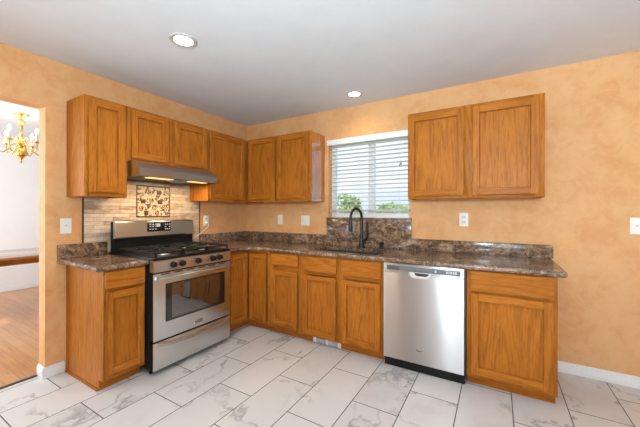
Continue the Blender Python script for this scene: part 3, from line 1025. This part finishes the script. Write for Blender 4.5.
for i in range(3):
    for z in (1.103, 1.130, 1.150):
        box(bm, (0.1383, -1.422 + i * 0.027, z), (0.1391, -1.407 + i * 0.027, z + 0.008))
for i in range(3):
    for z in (1.100, 1.122, 1.146):
        if (i, z) != (1, 1.122):
            box(bm, (0.1383, -1.268 + i * 0.021, z), (0.1391, -1.256 + i * 0.021, z + 0.008))
obj('key', bm, M_MARK, dp)
bm = bm_new(); box(bm, (0.1383, -1.352, 1.128), (0.1390, -1.318, 1.160)); obj('readout', bm, simple('pale_readout', (0.42, 0.50, 0.46), 0.3), dp)

# ------------------------------------------------------------------ range hood
hy0, hy1 = -1.7065, -0.930
t = thing('range_hood', 'grey stainless under-cabinet range hood above the range', 'range hood', (0.25, -1.32, 1.56))
bm = bm_new()
pr = [(0.004, 1.699), (0.385, 1.699), (0.405, 1.692), (0.490, 1.632), (0.500, 1.618), (0.500, 1.568), (0.492, 1.564), (0.492, 1.606), (0.470, 1.612), (0.30, 1.612), (0.004, 1.612)]
poly_prism(bm, [(a, hy0 - 0.004, b) for a, b in pr], [(a, hy1 - 0.006, b) for a, b in pr])
hd = obj('shell', bm, ST_HOOD, t)
bm = bm_new()
for y in (hy0 - 0.003, hy1 - 0.010):
    poly_prism(bm, [(0.004, y, 1.612), (0.492, y, 1.612), (0.492, y, 1.564), (0.004, y, 1.564)], [(0.004, y + 0.003, 1.612), (0.492, y + 0.003, 1.612), (0.492, y + 0.003, 1.564), (0.004, y + 0.003, 1.564)])
box(bm, (0.004, hy0, 1.564), (0.007, hy1 - 0.008, 1.612))
obj('skirt', bm, ST_HOOD, t)
bx('filter', (0.012, -1.695, 1.5645), (0.486, -0.95, 1.600), M_ENAMEL, t)
bx('lamp_housing', (0.36, -1.375, 1.546), (0.48, -1.27, 1.5642), M_GREYPL, t, 0.004)
for ya, yb in ((-1.62, -1.40), (-1.22, -1.04)):
    bm = bm_new(); box(bm, (0.405, ya, 1.5575), (0.480, yb, 1.5642), 0.003); obj('lamp_lens', bm, M_HOODLENS, t)
for y in (-1.50, -1.105):
    lamp('hood_lamp', 'AREA', (0.30, y, 1.552), 3.0, (1.0, 0.76, 0.48), (0, 0, 0), 0.12, 0.16)

# ------------------------------------------------------------------ tile backsplash with mosaic inset
t = thing('tile_backsplash', 'beige travertine strip tile backsplash behind the range', 'backsplash', (0.006, -1.33, 1.2))
bm = bm_new()
box(bm, (0.0008, -1.897, 1.012), (0.010, -1.7215, 1.389)); box(bm, (0.0008, -1.7215, 0.92), (0.010, -0.776, 1.389))
box(bm, (0.0008, -1.7055, 1.389), (0.010, -0.899, 1.562))
obj('tile_field', bm, M_STONE, t)
bm = bm_new(); box(bm, (0.0008, -1.907, 1.012), (0.012, -1.8975, 1.389)); obj('edge_trim', bm, M_EDGETRIM, t)
bm = bm_new(); box(bm, (0.0008, -0.7755, 1.012), (0.012, -0.766, 1.389)); obj('edge_trim', bm, M_EDGETRIM, t)
my0, my1, mz0, mz1 = -1.478, -1.139, 1.220, 1.529
bm = bm_new(); box(bm, (0.0102, my0, mz0), (0.0135, my1, mz1)); md = obj('mosaic_inset', bm, M_MOSAIC, t)
bm = bm_new()
for a, b in (((my0, mz0), (my1, mz0 + 0.011)), ((my0, mz1 - 0.011), (my1, mz1)), ((my0, mz0), (my0 + 0.011, mz1)), ((my1 - 0.011, mz0), (my1, mz1))):
    box(bm, (0.0102, a[0], a[1]), (0.0165, b[0], b[1]), 0.002)
obj('border', bm, M_INSERT, md)
for u, v in ((0.66, 0.80), (0.19, 0.50), (0.69, 0.49), (0.28, 0.14)):
    y, z = my0 + u * (my1 - my0), mz0 + v * (mz1 - mz0)
    bx('square_insert', (0.0136, y - 0.021, z - 0.021), (0.0165, y + 0.021, z + 0.021), M_INSERT, md, 0.002)
rs = random.Random(3)
for u, v, r in ((0.40, 0.78, 0.030), (0.86, 0.80, 0.030), (0.44, 0.53, 0.028), (0.86, 0.60, 0.024), (0.14, 0.72, 0.026), (0.14, 0.26, 0.030), (0.52, 0.30, 0.032), (0.82, 0.30, 0.036), (0.60, 0.12, 0.026), (0.36, 0.36, 0.020), (0.62, 0.66, 0.02), (0.9, 0.12, 0.02)):
    y, z = my0 + u * (my1 - my0), mz0 + v * (mz1 - mz0)
    ph = rs.uniform(0, 6.28)
    bm = bm_new()
    tube(bm, [(0.0148, y + r * (1 - i / 16) * math.cos(ph + i * 0.85), z + r * (1 - i / 16) * math.sin(ph + i * 0.85)) for i in range(15)], 0.0026, 5)
    obj('scroll', bm, M_INSERT, md)

# ------------------------------------------------------------------ toe-kick register
t = thing('floor_register', 'small white vent register set in the toe kick below the drawer cabinet', 'vent', (1.57, -0.545, 0.03))
bm = bm_new()
vy = -0.5365
box(bm, (1.425, vy - 0.006, 0.004), (1.720, vy, 0.050), 0.002)
obj('face_plate', bm, simple('register_grey', (0.42, 0.41, 0.40), 0.5), t)
bm = bm_new()
for x0_, x1_ in ((1.420, 1.452), (1.560, 1.585), (1.690, 1.724)):
    box(bm, (x0_, vy - 0.010, 0.003), (x1_, vy - 0.0055, 0.054), 0.0015)
obj('bracket', bm, M_TRIM, t)
bm = bm_new()
for i in range(5):
    z = 0.012 + i * 0.007
    box(bm, (1.453, vy - 0.008, z), (1.559, vy - 0.0058, z + 0.003)); box(bm, (1.586, vy - 0.008, z), (1.689, vy - 0.0058, z + 0.003))
obj('grille', bm, simple('register_light_grey', (0.60, 0.59, 0.58), 0.5), t)

# ------------------------------------------------------------------ switches and sockets
def outlet(label, F, u, z):
    t = thing('wall_outlet', label, 'outlet', F(u, 0, z))
    bm = bm_new(); fbox(bm, F, u - 0.037, u + 0.037, 0.0006, 0.006, z - 0.061, z + 0.061, 0.002); obj('cover_plate', bm, M_PLATE, t)
    for dz in (-0.024, 0.024):
        bm = bm_new(); fbox(bm, F, u - 0.017, u + 0.017, 0.0055, 0.0085, z + dz - 0.016, z + dz + 0.016, 0.003); s = obj('socket', bm, M_SOCK, t)
        bm = bm_new()
        for du in (-0.007, 0.007):
            fbox(bm, F, u + du - 0.0015, u + du + 0.0015, 0.0080, 0.0090, z + dz - 0.004, z + dz + 0.008)
        obj('slots', bm, M_DARK, s)
    return t


def switch(label, F, u, z, gangs=1):
    t = thing('light_switch', label, 'switch', F(u, 0, z))
    hw = 0.037 + 0.023 * (gangs - 1)
    bm = bm_new(); fbox(bm, F, u - hw, u + hw, 0.0006, 0.006, z - 0.061, z + 0.061, 0.002); obj('cover_plate', bm, M_PLATE, t)
    for g in range(gangs):
        c = u + (g - (gangs - 1) / 2) * 0.046
        bm = bm_new()
        fbox(bm, F, c - 0.005, c + 0.005, 0.0055, 0.016, z - 0.004, z + 0.012, 0.002)
        obj('toggle', bm, M_SOCK, t)
    return t


switch('single white light switch on the peach wall between doorway and tile backsplash', LX, -2.016, 1.158)
outlet('white outlet beside the range with a white cord plugged in', LX, -0.672, 1.168)
switch('single white switch plate on the back wall under the two-door corner cabinet', BY, 0.583, 1.176)
outlet_double = switch('double white switch plate on the back wall beside the tall window splash', BY, 0.968, 1.170, 2)
outlet('white outlet on the peach wall above the dishwasher', BY, 2.708, 1.207)
switch('double white light switch on the bare wall past the end of the counter', BY, 3.870, 1.176, 2)

t = thing('power_cord', 'white power cord drooping from the outlet down behind the range', 'cord', (0.03, -0.8, 1.1))
bm = bm_new()
fbox(bm, LX, -0.686, -0.658, 0.0092, 0.032, 1.130, 1.158, 0.004)
obj('plug', bm, M_CORD, t)
bm = bm_new()
cp_ = [(0.033, -0.672, 1.142), (0.045, -0.668, 1.125), (0.048, -0.675, 1.105), (0.047, -0.715, 1.070), (0.045, -0.77, 1.035), (0.043, -0.83, 0.998), (0.041, -0.89, 0.965), (0.038, -0.938, 0.948)]
tube(bm, cp_, 0.0045, 8)
obj('cable', bm, M_CORD, t)

# ------------------------------------------------------------------ window blind
t = thing('window_blind', 'white slatted window blind with open slats over the sink', 'blind', (1.75, 0.03, 1.28))
bm = bm_new()
box(bm, (1.278, -0.028, 2.036), (2.226, -0.018, 2.098), 0.003); box(bm, (1.278, -0.018, 2.036), (1.286, -0.001, 2.098)); box(bm, (2.218, -0.018, 2.036), (2.226, -0.001, 2.098))
obj('valance', bm, M_VINYL, t)
bx('headrail', (1.295, 0.004, 2.040), (2.212, 0.062, 2.083), M_VINYL, t, 0.002)
bm = bm_new()
n = 16
tilt = math.radians(-5)
for i in range(n):
    z = 2.018 - 0.0445 * i
    pts = [(-0.025, -0.0005), (-0.012, 0.0022), (0.0, 0.003), (0.012, 0.0022), (0.025, -0.0005)]
    top_, bot = [], []
    for a, b in pts:
        y = 0.034 + a * math.cos(tilt) - b * math.sin(tilt)
        zz = z + a * math.sin(tilt) + b * math.cos(tilt)
        top_.append((y, zz + 0.0013)); bot.append((y, zz - 0.0013))
    loop = top_ + bot[::-1]
    poly_prism(bm, [(1.298, y, zz) for y, zz in loop], [(2.209, y, zz) for y, zz in loop])
obj('slats', bm, M_SLAT, t)
bx('bottom_rail', (1.297, 0.008, 1.277), (2.210, 0.060, 1.302), M_RAIL, t, 0.003)
bm = bm_new()
for x in (1.40, 1.755, 2.10):
    for y in (0.0075, 0.0605):
        tube(bm, [(x, y, 2.04), (x, y, 1.30)], 0.0012, 5)
obj('ladder_cords', bm, M_CORD, t)
bm = bm_new()
for x in (2.118, 2.130):
    tube(bm, [(x, -0.004, 2.04), (x + 0.002, -0.006, 1.85), (x, -0.006, 1.775 + (x - 2.118))], 0.0016, 6)
pcd = obj('pull_cord', bm, M_CORD, t)
for x in (2.118, 2.130):
    bm = bm_new(); lathe(bm, [(0.0, 0.0), (0.007, 0.004), (0.006, 0.018), (0.002, 0.028), (0.0, 0.030)], (x, -0.006, 1.742 + (x - 2.118)), 10); obj('tassel', bm, M_GREYPL, pcd)

# ------------------------------------------------------------------ recessed ceiling lights
def can_light(label, x, y, r=0.088, power=30):
    t = thing('recessed_light', label, 'ceiling light', (x, y, H))
    bm = bm_new()
    lathe(bm, [(r, -0.0006), (r, -0.006), (r - 0.006, -0.009), (r - 0.026, -0.006), (r - 0.028, -0.0006)], (x, y, H), 32)
    obj('trim_ring', bm, simple('satin_nickel_ring', (0.66, 0.65, 0.64), 0.35, 0.4) if 'satin_nickel_ring' not in bpy.data.materials else bpy.data.materials['satin_nickel_ring'], t)
    bm = bm_new()
    lathe(bm, [(0.0, -0.0055), (r - 0.04, -0.005), (r - 0.0285, -0.003), (r - 0.0285, -0.0006), (0.0, -0.0006)], (x, y, H), 32)
    obj('lens', bm, M_CAN, t)
    lamp('recessed_lamp', 'SPOT', (x, y, H - 0.03), power, (1.0, 0.80, 0.52), (0, 0, 0), soft=0.05, blend=0.9, cone=math.radians(150))
    return t


can_light('recessed ceiling light above the floor in front of the range', 1.118, -1.755)
can_light('recessed ceiling light above the sink, close to the window wall', 1.745, -0.305, 0.083, 8)

# ------------------------------------------------------------------ dining room things
t = thing('dining_table', 'long dark wood dining table seen through the doorway', 'table', (-2.2, -1.75, 0))
bx('tabletop', (-2.71, -2.70, 0.728), (-1.70, -0.85, 0.755), M_TBLTOP, t, 0.004)
bm = bm_new()
for a, b in (((-2.66, -2.64, 0.66), (-1.735, -2.615, 0.7275)), ((-2.66, -0.935, 0.66), (-1.735, -0.91, 0.7275)), ((-2.66, -2.615, 0.66), (-2.635, -0.935, 0.7275))):
    box(bm, a, b, 0.002)
for a, b in ((-2.615, -1.905), (-1.901, -0.935)):
    box(bm, (-1.76, a, 0.664), (-1.735, b, 0.7275), 0.002); box(bm, (-1.752, a, 0.700), (-1.722, b, 0.7275), 0.003)
obj('apron', bm, M_TBLWOOD, t)
for x in (-2.62, -1.77):
    for y in (-2.60, -0.95):
        bm = bm_new()
        lathe(bm, [(0.0, 0.0), (0.022, 0.0), (0.026, 0.10), (0.034, 0.50), (0.030, 0.56), (0.038, 0.60), (0.038, 0.66), (0.0, 0.66)], (x, y, 0.0), 14)
        obj('leg', bm, M_TBLWOOD, t)

cx_, cy_ = -1.98, -1.762
t = thing('chandelier', 'polished brass candle chandelier hanging above the dining table', 'chandelier', (cx_, cy_, 1.87))
bm = bm_new(); lathe(bm, [(0.0, 2.4495), (0.072, 2.4495), (0.074, 2.438), (0.045, 2.428), (0.02, 2.418), (0.0, 2.415)], (cx_, cy_, 0), 24); obj('canopy', bm, M_BRASS, t)
bm = bm_new()
lathe(bm, [(0.0, 2.416), (0.007, 2.416), (0.007, 2.390), (0.030, 2.375), (0.038, 2.355), (0.026, 2.335), (0.012, 2.322), (0.018, 2.305), (0.013, 2.285), (0.016, 2.23), (0.024, 2.20), (0.014, 2.175), (0.018, 2.15),
           (0.040, 2.12), (0.046, 2.09), (0.030, 2.06), (0.020, 2.045), (0.044, 2.02), (0.062, 1.985), (0.060, 1.955), (0.035, 1.935), (0.030, 1.925), (0.016, 1.908), (0.008, 1.892), (0.013, 1.872), (0.0, 1.852)], (cx_, cy_, 0), 24)
obj('stem', bm, M_BRASS, t)
for k in range(6):
    a = k * PI / 3 + 0.35
    d = Vector((math.cos(a), math.sin(a), 0))
    c = Vector((cx_, cy_, 0))
    ctl = [(0.03, 2.07), (0.06, 2.085), (0.09, 2.06), (0.11, 2.01), (0.145, 1.975), (0.19, 1.975), (0.225, 2.01), (0.232, 2.055), (0.230, 2.085)]
    bm = bm_new()
    tube(bm, [c + d * r_ + Vector((0, 0, z_)) for r_, z_ in ctl], 0.008, 8)
    tube(bm, [c + d * r_ + Vector((0, 0, z_)) for r_, z_ in ((0.045, 2.13), (0.075, 2.16), (0.10, 2.14), (0.095, 2.115), (0.08, 2.12))], 0.005, 6)
    am = obj('arm', bm, M_BRASS, t)
    e_ = c + d * 0.230
    bm = bm_new(); lathe(bm, [(0.0, 2.084), (0.012, 2.085), (0.038, 2.096), (0.040, 2.101), (0.016, 2.099), (0.016, 2.115), (0.0, 2.115)], e_, 16); obj('drip_cup', bm, M_BRASS, am)
    bm = bm_new(); lathe(bm, [(0.0, 2.1155), (0.0115, 2.1155), (0.0115, 2.195), (0.0, 2.195)], e_, 12); obj('candle_sleeve', bm, M_TRIM, am)
    bm = bm_new(); lathe(bm, [(0.0, 2.1955), (0.009, 2.1955), (0.016, 2.215), (0.017, 2.228), (0.009, 2.252), (0.0, 2.265)], e_, 12); obj('bulb', bm, M_BULB, am)
lamp('chandelier_lamp', 'POINT', (cx_, cy_, 2.28), 3, (1.0, 0.88, 0.7), soft=0.2)

# ------------------------------------------------------------------ bushes beyond the lawn
def bush(x, y, h, wd, label):
    t = thing('garden_bush', label, 'bush', (x, y, -0.25))
    bm = bm_new(); tube(bm, [(x, y, -0.25), (x + 0.05, y, 0.3 * h), (x, y + 0.05, 0.8 * h)], [0.06, 0.045, 0.02], 8); obj('trunk', bm, M_BARK, t)
    bm = bm_new()
    r = random.Random(int(x * 31 + y))
    for _ in range(900):
        a, b_, q = r.uniform(0, 2 * PI), r.uniform(-1, 1), r.uniform(0.55, 1) ** 0.5
        s = math.sqrt(1 - b_ * b_)
        lump = 1 + 0.22 * math.sin(3 * a + x) * math.cos(4 * b_ + y)
        p = Vector((x + wd * s * math.cos(a) * q * lump, y + wd * s * math.sin(a) * q * lump, -0.2 + (h + 0.2) * (0.52 + 0.48 * b_ * q * lump)))
        u = Vector((r.uniform(-1, 1), r.uniform(-1, 1), r.uniform(-1, 1))).normalized()
        v = u.orthogonal().normalized()
        l = r.uniform(0.10, 0.17)
        vs = [bm.verts.new(p + u * l), bm.verts.new(p + v * l * 0.55), bm.verts.new(p - u * l), bm.verts.new(p - v * l * 0.55)]
        bm.faces.new(vs)
    f = obj('foliage', bm, M_LEAF, t)
    f['kind'] = 'stuff'


for args in ((-3.5, 10.5, 2.2, 0.85, 'tall leafy bush outside the window, seen through the blind above the faucet'),
             (-1.25, 10.6, 1.7, 1.15, 'broad leafy bush outside, behind the pane beside the wide wall cabinet'),
             (-5.0, 12.5, 1.25, 0.6, 'low leafy bush outside, behind the window edge beside the corner wall cabinet')):
    bush(*args)
